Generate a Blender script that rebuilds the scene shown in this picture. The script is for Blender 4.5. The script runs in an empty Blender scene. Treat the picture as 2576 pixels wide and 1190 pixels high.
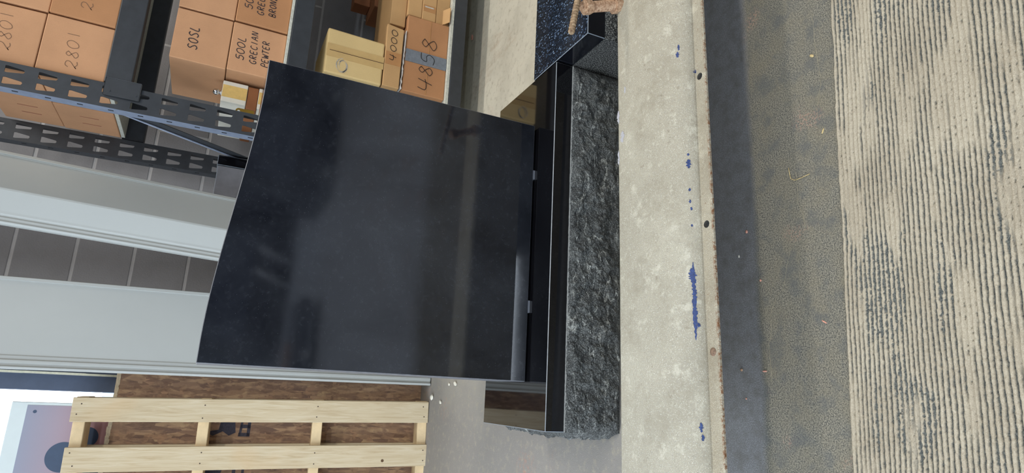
import bpy, bmesh, math, random
import numpy as np
from mathutils import Vector, Matrix, noise as mnoise
random.seed(7)
sc = bpy.context.scene
col = sc.collection

# ------------------------------------------------------------------ helpers
def S(r, g, b):
    f = lambda v: (v/255/12.92) if v/255 <= .04045 else ((v/255+.055)/1.055)**2.4
    return (f(r), f(g), f(b), 1.0)

class NT:
    """small node-tree builder"""
    def __init__(s, name):
        s.m = bpy.data.materials.new(name); s.m.use_nodes = True
        s.t = s.m.node_tree; s.t.nodes.clear()
        s.out = s.t.nodes.new('ShaderNodeOutputMaterial')
        s.tc = s.t.nodes.new('ShaderNodeTexCoord')
        s.obj = s.tc.outputs['Object']
    def put(s, sock, v):
        if isinstance(v, bpy.types.NodeSocket): s.t.links.new(v, sock)
        elif v is not None: sock.default_value = v
    def mapping(s, scale=(1, 1, 1), rot=(0, 0, 0), loc=(0, 0, 0), vec=None):
        n = s.t.nodes.new('ShaderNodeMapping')
        s.t.links.new(vec or s.obj, n.inputs['Vector'])
        n.inputs['Scale'].default_value = scale; n.inputs['Rotation'].default_value = rot
        n.inputs['Location'].default_value = loc
        return n.outputs[0]
    def noise(s, scale, detail=4, rough=.55, vec=None, dist=0):
        n = s.t.nodes.new('ShaderNodeTexNoise'); s.t.links.new(vec or s.obj, n.inputs['Vector'])
        n.inputs['Scale'].default_value = scale; n.inputs['Detail'].default_value = detail
        n.inputs['Roughness'].default_value = rough; n.inputs['Distortion'].default_value = dist
        return n.outputs['Fac']
    def vor(s, scale, vec=None, feat='F1', out='Distance', rnd=1):
        n = s.t.nodes.new('ShaderNodeTexVoronoi'); n.feature = feat
        s.t.links.new(vec or s.obj, n.inputs['Vector']); n.inputs['Scale'].default_value = scale
        n.inputs['Randomness'].default_value = rnd
        return n.outputs[out]
    def ramp(s, fac, stops, interp='LINEAR'):
        n = s.t.nodes.new('ShaderNodeValToRGB'); s.put(n.inputs[0], fac)
        e = n.color_ramp.elements; n.color_ramp.interpolation = interp
        while len(e) < len(stops): e.new(.5)
        for k, (p, c) in enumerate(stops):
            e[k].position = p; e[k].color = c if not isinstance(c, (int, float)) else (c, c, c, 1)
        return n.outputs['Color']
    def mix(s, fac, a, b, mode='MIX'):
        n = s.t.nodes.new('ShaderNodeMix'); n.data_type = 'RGBA'; n.blend_type = mode
        s.put(n.inputs[0], fac); s.put(n.inputs[6], a); s.put(n.inputs[7], b)
        return n.outputs[2]
    def math(s, op, a, b=None, c=None):
        n = s.t.nodes.new('ShaderNodeMath'); n.operation = op
        s.put(n.inputs[0], a); s.put(n.inputs[1], b)
        if c is not None: s.put(n.inputs[2], c)
        return n.outputs[0]
    def mrange(s, v, a, b, c=0., d=1.):
        n = s.t.nodes.new('ShaderNodeMapRange'); s.put(n.inputs[0], v)
        for k, x in enumerate((a, b, c, d)): n.inputs[k+1].default_value = x
        return n.outputs[0]
    def sep(s, vec=None):
        n = s.t.nodes.new('ShaderNodeSeparateXYZ'); s.t.links.new(vec or s.obj, n.inputs[0]); return n.outputs
    def attr(s, name):
        n = s.t.nodes.new('ShaderNodeAttribute'); n.attribute_name = name; return n.outputs['Fac']
    def bump(s, h, strength=.3, dist=.002):
        n = s.t.nodes.new('ShaderNodeBump'); s.put(n.inputs['Height'], h)
        n.inputs['Strength'].default_value = strength; n.inputs['Distance'].default_value = dist
        return n.outputs[0]
    def done(s, base, rough=.6, metal=0, normal=None, spec=None, coat=0, coat_rough=.05, ior=None):
        p = s.t.nodes.new('ShaderNodeBsdfPrincipled')
        s.put(p.inputs['Base Color'], base); s.put(p.inputs['Roughness'], rough); s.put(p.inputs['Metallic'], metal)
        if normal is not None: s.t.links.new(normal, p.inputs['Normal'])
        if spec is not None: s.put(p.inputs['Specular IOR Level'], spec)
        if ior is not None: p.inputs['IOR'].default_value = ior
        p.inputs['Coat Weight'].default_value = coat; p.inputs['Coat Roughness'].default_value = coat_rough
        s.t.links.new(p.outputs[0], s.out.inputs[0]); return s.m

def flat(name, rgb, rough=.6, metal=0, var=.12, scale=25, bump=.1, spec=None):
    n = NT(name); c = S(*rgb)
    k = n.noise(scale, 5, .6)
    lo = tuple(x*(1-var) for x in c[:3])+(1,); hi = tuple(min(1, x*(1+var)) for x in c[:3])+(1,)
    b = n.ramp(k, [(.3, lo), (.7, hi)])
    return n.done(b, rough, metal, n.bump(n.noise(scale*8, 4), bump, .001), spec)

class MB:
    """collects shapes in one bmesh"""
    def __init__(s): s.b = bmesh.new()
    def poly(s, pts, mi=0):
        vs = [s.b.verts.new(p) for p in pts]; f = s.b.faces.new(vs); f.material_index = mi; return f
    def box(s, x0, x1, y0, y1, z0, z1, mi=0, M=None):
        P = [(x, y, z) for z in (z0, z1) for y in (y0, y1) for x in (x0, x1)]
        vs = [s.b.verts.new((M @ Vector(p)) if M else p) for p in P]
        for q in ((0, 2, 3, 1), (4, 5, 7, 6), (0, 1, 5, 4), (1, 3, 7, 5), (3, 2, 6, 7), (2, 0, 4, 6)):
            f = s.b.faces.new([vs[i] for i in q]); f.material_index = mi
        return s
    def prism(s, prof, a, b, axis='x', mi=0, smooth=False):
        """extrude a closed 2D profile between a and b along an axis"""
        def P(u, v, w): return {'x': (w, u, v), 'y': (u, w, v), 'z': (u, v, w)}[axis]
        A = [s.b.verts.new(P(u, v, a)) for u, v in prof]; B = [s.b.verts.new(P(u, v, b)) for u, v in prof]
        n = len(prof)
        for i in range(n):
            f = s.b.faces.new((A[i], A[(i+1) % n], B[(i+1) % n], B[i])); f.material_index = mi; f.smooth = smooth
        for L in (A[::-1], B):
            f = s.b.faces.new(L); f.material_index = mi
        return s
    def tube(s, p, q, r0, r1=None, n=16, mi=0, caps=True, smooth=True):
        p, q = Vector(p), Vector(q); r1 = r0 if r1 is None else r1
        d = (q-p).normalized(); u = d.orthogonal().normalized(); v = d.cross(u)
        rings = []
        for c, r in ((p, r0), (q, r1)):
            rings.append([s.b.verts.new(c+(u*math.cos(t)+v*math.sin(t))*r) for t in [2*math.pi*k/n for k in range(n)]])
        for i in range(n):
            f = s.b.faces.new((rings[0][i], rings[0][(i+1) % n], rings[1][(i+1) % n], rings[1][i])); f.material_index = mi; f.smooth = smooth
        if caps:
            for L in (rings[0][::-1], rings[1]): s.b.faces.new(L).material_index = mi
        return s
    def lathe(s, p, q, prof, n=20, mi=0, phase=0, u0=None, sharp=False):
        """profile of (t along p->q, radius)"""
        p, q = Vector(p), Vector(q); d = (q-p).normalized()
        u = (Vector(u0)-d*Vector(u0).dot(d)).normalized() if u0 else d.orthogonal().normalized(); v = d.cross(u)
        rings = [[s.b.verts.new(p+(q-p)*t+(u*math.cos(a)+v*math.sin(a))*r) for a in [phase+2*math.pi*k/n for k in range(n)]] for t, r in prof]
        for R0, R1 in zip(rings, rings[1:]):
            for i in range(n):
                f = s.b.faces.new((R0[i], R0[(i+1) % n], R1[(i+1) % n], R1[i])); f.material_index = mi; f.smooth = n > 8 and not sharp
        s.b.faces.new(rings[0][::-1]).material_index = mi; s.b.faces.new(rings[-1]).material_index = mi
        return s
    def bevel(s, w, seg=2, mat=-1, angle=.5):
        bmesh.ops.recalc_face_normals(s.b, faces=s.b.faces[:])
        ed = [e for e in s.b.edges if len(e.link_faces) == 2 and e.calc_face_angle(0) > angle]
        bmesh.ops.bevel(s.b, geom=ed, offset=w, segments=seg, profile=.5, affect='EDGES', material=mat)
        return s
    def obj(s, name, mats, parent=None, recalc=True):
        if recalc: bmesh.ops.recalc_face_normals(s.b, faces=s.b.faces[:])
        me = bpy.data.meshes.new(name); s.b.to_mesh(me); s.b.free()
        o = bpy.data.objects.new(name, me); col.objects.link(o)
        for m in (mats if isinstance(mats, (list, tuple)) else [mats]): me.materials.append(m)
        if parent: attach(o, parent)
        return o

def attach(o, p):
    o.parent = p; o.matrix_parent_inverse = wm(p).inverted()
def wm(o):
    m = o.matrix_basis.copy()
    return wm(o.parent) @ o.matrix_parent_inverse @ m if o.parent else m
def thing(name, label, cat, loc=(0, 0, 0), group=None):
    o = bpy.data.objects.new(name, None); col.objects.link(o); o.location = loc; o.empty_display_size = .05
    return tag(o, label, cat, group)
def tag(o, label, cat, group=None):
    o['label'] = label; o['category'] = cat
    if group: o['group'] = group
    return o
def struct(o):
    o['kind'] = 'structure'; return o
def cut(o, cutters):
    """boolean the cutter meshes out of o and drop them"""
    for c in cutters:
        m = o.modifiers.new('cut', 'BOOLEAN'); m.object = c; m.operation = 'DIFFERENCE'; m.solver = 'EXACT'
    dg = bpy.context.evaluated_depsgraph_get(); dg.update()
    me = bpy.data.meshes.new_from_object(o.evaluated_get(dg)); o.modifiers.clear(); old = o.data; o.data = me
    me.name = old.name
    for c in cutters: bpy.data.objects.remove(c)
def copy_tree(o, parent=None):
    c = o.copy(); col.objects.link(c)
    if parent: c.parent = parent
    for ch in list(o.children): copy_tree(ch, c)
    return c

# ------------------------------------------------------------------ materials
# concrete: pale slab behind the beam, darker dusty slab in front of it
n = NT('concrete_floor')
xyz = n.sep()
edge = n.math('ADD', xyz[1], n.math('MULTIPLY', n.math('SUBTRACT', n.noise(9, 4), .5), .02))
front = n.math('MULTIPLY', n.mrange(edge, 1.26, 1.24), n.mrange(edge, -.3, -.1))                       # 1 on the front slab, run back to paint shade into the gap behind the beam
dust = n.mrange(edge, .852, .838)                      # dried slurry starts in front of the beam
big = n.noise(3.2, 5, .6); mid = n.noise(38, 6, .7); fine = n.noise(420, 3, .7); fine2 = n.noise(900, 2, .7)
pale = n.ramp(big, [(.3, S(176, 170, 154)), (.5, S(194, 188, 171)), (.72, S(202, 195, 176))])
grey_left = n.mrange(n.math('ADD', xyz[0], n.math('MULTIPLY', big, .35)), .85, .05)  # light falling off to the left, painted into the slab colour
pale = n.mix(grey_left, pale, S(136, 132, 127))
pale = n.mix(n.mrange(mid, .52, .72), pale, S(160, 152, 136))
pale = n.mix(n.mrange(xyz[1], .6, -.1), pale, S(146, 150, 157))
spx = n.mapping((1, .35, 1), loc=(0, 0, 0))
stain = n.mrange(n.noise(7, 5, .7, vec=spx), .56, .72)
stain = n.math('MULTIPLY', stain, n.mrange(xyz[0], .85, 1.0))
pale = n.mix(n.math('MULTIPLY', stain, .55), pale, S(140, 108, 80))
pk = n.math('MULTIPLY', n.mrange(n.noise(60, 4, .8), .5, .62), n.mrange(n.vor(4, vec=n.mapping((1, 1, .0), loc=(.1, -.2, 0))), .30, .12))
pale = n.mix(n.math('MULTIPLY', pk, .5), pale, S(176, 128, 108))
pits = n.mrange(n.vor(90), .10, .06)
pale = n.mix(n.math('MULTIPLY', pits, .55), pale, S(92, 84, 74))
wsp = n.mrange(n.vor(140, vec=n.mapping(loc=(3, 1, 0))), .10, .06)
pale = n.mix(n.math('MULTIPLY', wsp, .7), pale, S(225, 222, 212))
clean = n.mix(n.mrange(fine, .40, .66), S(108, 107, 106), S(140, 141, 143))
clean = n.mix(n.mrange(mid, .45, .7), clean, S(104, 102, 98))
dsoft = n.noise(14, 5, .65)
tan = n.mix(n.mrange(fine, .40, .62), S(56, 58, 58), S(136, 132, 119))
tan = n.mix(n.mrange(fine2, .55, .72), tan, S(178, 173, 156))
tan2 = n.mix(n.mrange(fine, .38, .66), S(94, 90, 79), S(138, 132, 115))
tan = n.mix(n.math('MULTIPLY', n.mrange(dsoft, .42, .66), .8), tan, tan2)
tan = n.mix(n.math('MULTIPLY', n.mrange(n.noise(24, 4), .5, .66), .6), tan, S(84, 87, 88))
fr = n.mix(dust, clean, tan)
pinkf = n.math('MULTIPLY', n.mrange(n.noise(230, 3), .5, .6), n.mrange(n.noise(8, 2, vec=n.mapping(loc=(.4, .1, 0))), .64, .74))
fr = n.mix(n.math('MULTIPLY', pinkf, .5), fr, S(184, 142, 124))
c = n.mix(front, pale, fr)
h = n.math('ADD', n.math('MULTIPLY', fine, .7), n.math('MULTIPLY', mid, .5))
M_floor = n.done(c, n.mrange(n.math('MULTIPLY', front, n.math('SUBTRACT', 1, dust)), 0, 1, .78, .5), 0, n.bump(h, .55, .002), .35)

n = NT('painted_block_wall')
br = n.t.nodes.new('ShaderNodeTexBrick')
n.t.links.new(n.mapping((1, 1, 1), (math.pi/2, 0, 0), (.17, 0, -.003)), br.inputs['Vector'])
br.inputs['Scale'].default_value = 1; br.inputs['Brick Width'].default_value = .8128; br.inputs['Row Height'].default_value = .2032
br.inputs['Mortar Size'].default_value = .008; br.inputs['Mortar Smooth'].default_value = .6
br.inputs['Color1'].default_value = S(140, 137, 137); br.inputs['Color2'].default_value = S(134, 131, 131); br.inputs['Mortar'].default_value = S(178, 175, 173)
c = n.mix(n.mrange(n.noise(9, 6, .7), .4, .8, 0, .35), br.outputs['Color'], S(110, 106, 104))
M_block = n.done(c, .7, 0, n.bump(n.math('ADD', n.math('MULTIPLY', br.outputs['Fac'], -1.2), n.math('MULTIPLY', n.noise(160, 4), .5)), .5, .004), .4)

M_dark_wall = flat('dark_painted_wall', (104, 114, 136), .8, var=.15, scale=3)
M_ceiling = flat('grey_ceiling', (150, 150, 150), .9, scale=4)

# polished black granite (die, base)
def granite(name, base, fleck, amount, rough=.045, dusty=.0, spec=.5, ior=1.55):
    n = NT(name)
    f = n.noise(700, 3, .7)
    c = n.mix(n.mrange(f, .62, .8), base, fleck)
    sp = n.mrange(n.vor(150), .075, .03)
    c = n.mix(n.math('MULTIPLY', sp, amount), c, S(120, 122, 126))
    if dusty:
        # a thin film of stone dust, patchy, thicker over the middle
        d = n.math('MULTIPLY', n.mrange(n.noise(5, 6, .62, dist=.4), .35, .75), dusty)
        d = n.math('ADD', d, n.math('MULTIPLY', n.mrange(n.noise(85, 4, .75), .52, .75), dusty*.55))
        c = n.mix(d, c, S(140, 147, 158))
        r = n.math('ADD', rough, n.math('MULTIPLY', d, .5))
    else: r = rough
    return n.done(c, r, 0, None, spec, ior=ior)
M_die = granite('polished_black_granite', S(18, 20, 25), S(36, 39, 45), .6, .05, .07, ior=1.66)
M_base = granite('polished_black_base', S(9, 9, 12), S(24, 25, 28), .25, .035, .012, ior=1.75)
M_sawn = flat('sawn_granite_edge', (96, 98, 104), .5, var=.25, scale=60)
M_arris = flat('pale_arris_glint', (120, 128, 136), .3, var=.2, scale=80)  # paler than the stone: edge highlight painted onto the bevels

n = NT('rock_pitched_black_granite')
big = n.noise(26, 7, .72, vec=n.mapping((1, 1, 1.8), (0, .35, 0)), dist=1.2); fine = n.noise(420, 4, .8)
ve = n.math('ABSOLUTE', n.math('SUBTRACT', n.noise(13, 3, .5, vec=n.mapping((.6, .6, 2.4), (0, .5, 0))), .5))
vm = n.noise(31, 3, .6, vec=n.mapping(loc=(2, 7, 1)))
c = n.mix(n.mrange(big, .38, .68), S(28, 30, 31), S(66, 69, 69))
c = n.mix(n.math('MULTIPLY', n.mrange(fine, .48, .62), n.mrange(big, .34, .6, .35, 1.)), c, S(148, 152, 150))
c = n.mix(n.math('MULTIPLY', n.mrange(ve, .020, .002), n.math('MULTIPLY', n.mrange(vm, .42, .54), n.mrange(fine, .40, .55))), c, S(178, 181, 176))
M_rock = n.done(c, .62, 0, n.bump(n.math('ADD', fine, n.math('MULTIPLY', big, 1.2)), .8, .003), .45)

n = NT('speckled_blue_granite')
v1 = n.t.nodes.new('ShaderNodeTexVoronoi'); n.t.links.new(n.mapping((1, .55, 1), (0, 0, .5)), v1.inputs['Vector']); v1.inputs['Scale'].default_value = 400
sx = n.sep(v1.outputs['Color'])
c = n.ramp(sx[0], [(0, S(9, 12, 19)), (.55, S(16, 23, 35)), (.82, S(34, 46, 64)), (.95, S(72, 92, 118)), (1, S(136, 158, 184))])
c = n.mix(n.mrange(n.noise(300, 3), .5, .75), c, S(16, 22, 34))
M_blue = n.done(c, n.mrange(sx[1], 0, 1, .05, .16), 0, n.bump(sx[2], .12, .001), .6, ior=1.56)
n = NT('rock_blue_granite')
c = n.mix(n.mrange(n.noise(330, 3, .7), .5, .66), S(24, 26, 28), S(158, 160, 155))
M_rock_blue = n.done(c, .6, 0, n.bump(n.noise(150, 5, .7), .9, .004))
M_blue_side = granite('dark_blue_granite_side', S(16, 18, 24), S(40, 46, 56), .6, .12)

# painted steel of the beam
n = NT('pale_painted_steel')
xyz = n.sep()
ey = n.math('SUBTRACT', xyz[1], n.math('MULTIPLY', xyz[0], .0216))     # distance across the beam
mid = n.noise(16, 6, .7); fine = n.noise(330, 4, .75); f2 = n.noise(700, 3, .7)
c = n.ramp(n.noise(5, 6, .65), [(.3, S(150, 142, 124)), (.55, S(163, 155, 136)), (.75, S(175, 168, 149))])
c = n.mix(n.math('MULTIPLY', n.mrange(fine, .50, .66), .8), c, S(148, 143, 130))
c = n.mix(n.math('MULTIPLY', n.mrange(f2, .56, .68), .8), c, S(222, 219, 206))
c = n.mix(n.math('MULTIPLY', n.mrange(mid, .5, .7), .6), c, S(138, 129, 110))
c = n.mix(n.math('MULTIPLY', n.mrange(n.noise(34, 5, .75, vec=n.mapping(loc=(3, 2, 1))), .56, .68), .6), c, S(200, 194, 176))
c = n.mix(n.math('MULTIPLY', n.mrange(n.noise(55, 5, .8, vec=n.mapping(loc=(8, 2, 1))), .60, .70), .5), c, S(112, 100, 80))
pits = n.mrange(n.vor(75), .08, .04)
c = n.mix(n.math('MULTIPLY', pits, .6), c, S(90, 80, 68))
rust = n.math('MULTIPLY', n.mrange(n.noise(130, 4, .8), .47, .58), n.mrange(ey, .7805, .776))
rust2 = n.math('MULTIPLY', n.mrange(n.noise(75, 4, .8), .665, .70), n.mrange(ey, .812, .795))
c = n.mix(n.math('MAXIMUM', rust, rust2), c, S(118, 80, 50))
M_beam = n.done(c, .62, 0, n.bump(n.math('ADD', fine, n.math('MULTIPLY', n.noise(110, 4, .7), 1.2)), .75, .0022), .4)
n = NT('rusted_steel'); k = n.noise(170, 5, .7)
c = n.ramp(k, [(.3, S(92, 64, 44)), (.47, S(158, 124, 96)), (.68, S(194, 168, 140))])
M_rust = n.done(c, .75, .15, n.bump(k, .5, .001))
n = NT('dusty_rebar'); k = n.noise(140, 5, .7)
M_rebar = n.done(n.ramp(k, [(.32, S(92, 70, 52)), (.55, S(148, 124, 96)), (.72, S(186, 168, 138))]), .8, 0, n.bump(k, .5, .001))
M_hole = flat('dark_hole_inside', (70, 68, 64), .9)
n = NT('blue_paint_scrape')
M_bluepaint = n.done(n.ramp(n.noise(260, 4, .8), [(.3, S(20, 32, 66)), (.6, S(32, 60, 120)), (.78, S(96, 124, 172))]), .5)
M_lavender = flat('faded_blue_scuff', (168, 168, 174), .7, var=.05)

# cardboard and friends
def card(name, rgb, dark=.86):
    n = NT(name); c0 = S(*rgb)
    k = n.noise(7, 5, .6); f = n.noise(500, 2, .7)
    c = n.ramp(k, [(.3, tuple(x*dark for x in c0[:3])+(1,)), (.65, c0)])
    c = n.mix(n.math('MULTIPLY', n.mrange(f, .55, .75), .25), c, S(120, 84, 56))
    flute = n.t.nodes.new('ShaderNodeTexWave'); flute.bands_direction = 'X'
    n.t.links.new(n.obj, flute.inputs['Vector']); flute.inputs['Scale'].default_value = 38
    return n.done(c, .8, 0, n.bump(flute.outputs['Fac'], .05, .001), .25)
M_card = card('kraft_cardboard', (198, 150, 112)); M_card2 = card('darker_kraft_cardboard', (182, 132, 92))
M_card3 = card('yellowed_kraft_cardboard', (196, 156, 108)); M_manila = card('manila_cardboard', (214, 186, 132), .9)
M_brownbox = card('brown_cardboard', (150, 98, 64)); M_white_card = flat('white_carton', (226, 222, 208), .6, var=.05)
M_yellow = flat('yellow_carton_band', (218, 184, 110), .6, var=.1, scale=60)
M_slit = flat('brown_slit', (150, 92, 70), .9)
M_seam = flat('shadowed_flap_gap', (70, 44, 28), .9)
M_ink = flat('black_marker_ink', (28, 24, 26), .6, var=.05); M_pencil = flat('faint_marker_ink', (120, 88, 66), .8, var=.05)
M_ink_soft = flat('soft_marker_ink', (52, 42, 44), .7, var=.05)
M_duct = flat('grey_duct_tape', (116, 122, 130), .35, var=.15, scale=90)
M_clear = flat('brown_packing_tape', (178, 130, 84), .35, var=.06)
M_clear2 = flat('clear_tape_on_manila', (196, 164, 110), .3, var=.06)
M_torn = flat('torn_paper_patch', (190, 182, 168), .9, var=.2, scale=120)
M_plastic = flat('crumpled_white_plastic', (206, 204, 200), .4, var=.15, scale=60)

M_rack = flat('black_rack_enamel', (50, 53, 57), .5, var=.18, scale=30)
M_rack_lit = flat('blue_lit_rack_flange', (122, 132, 150), .45, var=.12, scale=40)  # rack enamel with the blue light from the left painted in
M_particle = flat('white_particle_board', (190, 190, 178), .8, var=.2, scale=120)
M_vinyl = flat('white_vinyl_panel', (165, 168, 165), .42, var=.025, scale=4, bump=.02)
M_jamb = flat('dark_steel_jamb', (70, 82, 104), .4, var=.1)
M_strip = flat('pale_weather_strip', (222, 220, 196), .6, var=.1, scale=120)

n = NT('pale_pallet_wood')
g = n.noise(7, 6, .6, vec=n.mapping((9, 9, .7)), dist=1.5)
c = n.ramp(g, [(.3, S(184, 163, 130)), (.5, S(199, 182, 151)), (.7, S(208, 194, 167))])
c = n.mix(n.math('MULTIPLY', n.mrange(n.noise(3, 3), .55, .7), .35), c, S(206, 168, 120))
M_wood = n.done(c, .75, 0, n.bump(n.noise(30, 4, .6, vec=n.mapping((14, 14, 1))), .15, .001), .3)
M_wood2 = flat('stringer_wood', (216, 192, 152), .8, var=.12, scale=22)
M_nail = flat('dark_nail_head', (72, 56, 42), .6)
M_knot = flat('wood_knot', (92, 68, 44), .8)

n = NT('oriented_strand_board')
def flakes(rot, sc_, loc):
    v = n.t.nodes.new('ShaderNodeTexVoronoi'); v.feature = 'F1'
    n.t.links.new(n.mapping((46, 1, 9), (0, rot, 0), loc), v.inputs['Vector']); v.inputs['Scale'].default_value = sc_
    return n.sep(v.outputs['Color'])
a, b, d = flakes(.25, 1.6, (0, 0, 0)), flakes(-.6, 1.9, (5, 0, 2)), flakes(1.0, 1.5, (9, 0, 4))
c1 = n.ramp(a[0], [(0, S(140, 112, 94)), (.35, S(168, 136, 110)), (.7, S(188, 154, 122)), (1, S(208, 176, 138))])
c2 = n.ramp(b[0], [(0, S(134, 108, 94)), (.5, S(172, 140, 114)), (1, S(200, 166, 132))])
c3 = n.ramp(d[0], [(0, S(146, 116, 96)), (1, S(194, 156, 124))])
c = n.mix(n.mrange(n.noise(16, 3, vec=n.mapping((1, 1, 1))), .44, .56), c1, c2)
c = n.mix(n.mrange(n.noise(20, 3, vec=n.mapping(loc=(4, 4, 4))), .55, .60), c, c3)
c = n.mix(n.math('MULTIPLY', n.mrange(n.noise(22, 6, .75, vec=n.mapping((2.2, 1, .7), (0, .6, 0))), .5, .68), .6), c, S(104, 80, 70))
M_osb = n.done(c, .75, 0, n.bump(n.math('ADD', a[1], b[1]), .3, .002), .3)
M_osb_edge = flat('lit_raw_board_edge', (226, 208, 176), .9, var=.15, scale=90)  # raw chipped edge, paled further for light from the doorway
M_stencil = flat('navy_stencil_ink', (74, 72, 84), .8, var=.25, scale=130)

n = NT('mauve_orange_sign_face'); xyz = n.sep()
c = n.ramp(n.mrange(xyz[2], 1.14, 1.46), [(0, S(226, 156, 138)), (.45, S(172, 146, 156)), (1, S(150, 154, 172))])
M_sign = n.done(c, .5)
M_sign_white = flat('white_sign_border', (216, 226, 226), .5, var=.02); M_navy = flat('navy_disc_print', (60, 78, 104), .5, var=.08); M_redstripe = flat('red_stripe_print', (196, 84, 96), .5)

n = NT('ribbed_mat_pile')
p = n.attr('pile'); fine = n.noise(520, 3, .75); f2 = n.noise(1100, 2, .7)
yarn = n.ramp(n.noise(9, 5, .6), [(.35, S(160, 150, 132)), (.65, S(176, 167, 149))])
yarn = n.mix(n.math('MULTIPLY', n.mrange(fine, .5, .72), .55), yarn, S(128, 118, 100))
yarn = n.mix(n.math('MULTIPLY', n.mrange(f2, .55, .72), .7), yarn, S(214, 206, 186))
back = n.mix(n.mrange(fine, .4, .65), S(62, 67, 69), S(116, 119, 115))
pinkf = n.math('MULTIPLY', n.mrange(n.noise(230, 3), .48, .6), n.mrange(n.vor(1, vec=n.mapping((9, 9, 0), loc=(.55, -5.95, 0)), rnd=0), .36, .2))
c = n.mix(p, back, yarn); 
M_mat = n.done(c, .9, 0, n.bump(n.math('ADD', fine, f2), .5, .0015), .2)
M_chip_pink = flat('pink_stone_chip', (206, 150, 130), .7, var=.1); M_chip_white = flat('white_stone_chip', (226, 222, 208), .7)
M_straw = flat('dry_straw', (186, 166, 120), .8); M_crack = flat('dusty_crack_line', (146, 139, 118), .9, var=.2, scale=60)
M_brass = flat('brass_tag_metal', (170, 136, 54), .35, .6, var=.1); M_chrome = flat('chrome_knob_metal', (214, 216, 220), .12, 1, var=.02, bump=0)
M_grey_pad = flat('grey_setting_spacer', (96, 100, 108), .4, var=.05)
M_machine = flat('dark_machine_enamel', (34, 38, 52), .45, var=.2, scale=6); M_machine2 = flat('blue_grey_machine_panel', (70, 80, 104), .45, var=.15, scale=5)
M_lightmetal = flat('pale_galvanised_metal', (190, 194, 200), .4, var=.05); M_orange = flat('orange_glint_pipe', (200, 140, 84), .4)  # pipe colour paints an orange highlight on steel
M_outside = flat('pale_blue_cladding', (196, 220, 238), .8, var=.03); M_asphalt = flat('outdoor_paving', (150, 150, 146), .9)

# ------------------------------------------------------------------ setting
struct(MB().box(-5, 7, -9, 3.1, -.2, 0).obj('floor', M_floor))
struct(MB().box(-9, 9, 3.1, 20, -.25, -.02).obj('trim_4', M_asphalt))
struct(MB().box(.03, 7, 3.0, 3.2, 0, 4.2).box(-2.4, .03, 3.0, 3.2, 2.6, 4.2).box(-5, -2.4, 3.0, 3.2, 0, 4.2).obj('wall_back', M_block))
struct(MB().box(7, 7.2, -9, 3.2, 0, 4.2).obj('wall_right', M_dark_wall))
struct(MB().box(-1.9, -1.7, -9, -1.6, 0, 4.2).box(-1.9, -1.7, 2.3, 3.2, 0, 4.2).box(-1.9, -1.7, -1.6, 2.3, 3.2, 4.2).obj('wall_left', M_dark_wall))
struct(MB().box(-5, 7, -9.2, -9, 0, 4.2).obj('wall_front', M_dark_wall))
struct(MB().box(-1.9, 7.2, -9.2, 3.2, 4.2, 4.4).obj('ceiling', M_ceiling))
m = MB().box(-.066, .03, 2.985, 3.1, 0, 2.6); m.bevel(.003, 1); struct(m.obj('trim_1', M_jamb))
m = MB()
for k in range(26):
    z0 = k*.1; m.box(-.0045-random.uniform(0, .0012), .0035+random.uniform(0, .001), 2.979, 2.9855, z0, z0+.1)
struct(m.obj('trim_2', M_strip))
struct(MB().box(-9, 9, 10, 10.2, -.02, 1.98).obj('trim_3', M_outside))

# ------------------------------------------------------------------ black granite base
BX0, BX1, BY0, BY1, BT, BM = -.0775, .8362, 1.281, 1.623, .200, .151
def rock_block(x0, x1, y0, y1, z1, amp, seed, step=.0035, flat_l=1., flat_r=1.):
    """block whose four sides bulge and break like pitched stone, flat at every arris"""
    b = bmesh.new()
    def face(P0, U, V, N, nu, nv, amp=amp):
        P0, U, V, N = map(Vector, (P0, U, V, N)); g = []
        for j in range(nv+1):
            row = []
            for i in range(nu+1):
                u, v = i/nu, j/nv; p = P0+U*u+V*v
                eu = min(1, min(u, 1-u)*U.length/.03); ev = min(1, min(v, 1-v)*V.length/.022)
                t = (eu*(2-eu))*(ev*(2-ev))
                q = (p+Vector((seed, 0, 0)))
                skew = Vector((q.x*7+q.z*9+q.y*7, q.y*3, q.z*26-q.x*7))
                h = .45+.5*mnoise.ridged_multi_fractal(skew, .9, 2.1, 5, .9, 2.0)*.35+.5*mnoise.fractal(q*22, .8, 2, 4)
                h += .22*mnoise.fractal(q*75, .7, 2, 4)
                crag = mnoise.voronoi(Vector((q.x*16+q.y*16, q.z*38+q.x*9, 0)))[0][0]
                h += .55*(crag-.35)
                row.append(b.verts.new(p+N*(amp*t*max(h, -.2))))
            g.append(row)
        for j in range(nv):
            for i in range(nu):
                b.faces.new((g[j][i], g[j][i+1], g[j+1][i+1], g[j+1][i]))
    def cnt(l): return max(4, int(l/step))
    nz = cnt(z1); X, Y = x1-x0, y1-y0
    face((x0, y0, 0), (X, 0, 0), (0, 0, z1), (0, -1, 0), cnt(X), nz)
    face((x1, y0, 0), (0, Y, 0), (0, 0, z1), (1, 0, 0), cnt(Y), nz, amp*flat_r)
    face((x1, y1, 0), (-X, 0, 0), (0, 0, z1), (0, 1, 0), cnt(X)//4, nz)
    face((x0, y1, 0), (0, -Y, 0), (0, 0, z1), (-1, 0, 0), cnt(Y), nz, amp*flat_l)
    face((x0, y0, z1), (X, 0, 0), (0, Y, 0), (0, 0, 1e-9), cnt(X)//4, 4)
    face((x0, y0, 0), (X, 0, 0), (0, Y, 0), (0, 0, -1e-9), cnt(X)//4, 4)
    bmesh.ops.remove_doubles(b, verts=b.verts[:], dist=.0002)
    m = MB(); m.b.free(); m.b = b; return m
base = thing('granite_plinth', 'wide black granite base with polished top and rough rock-pitched sides under the upright tablet', 'stone base', (.38, 1.452, 0))
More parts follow.
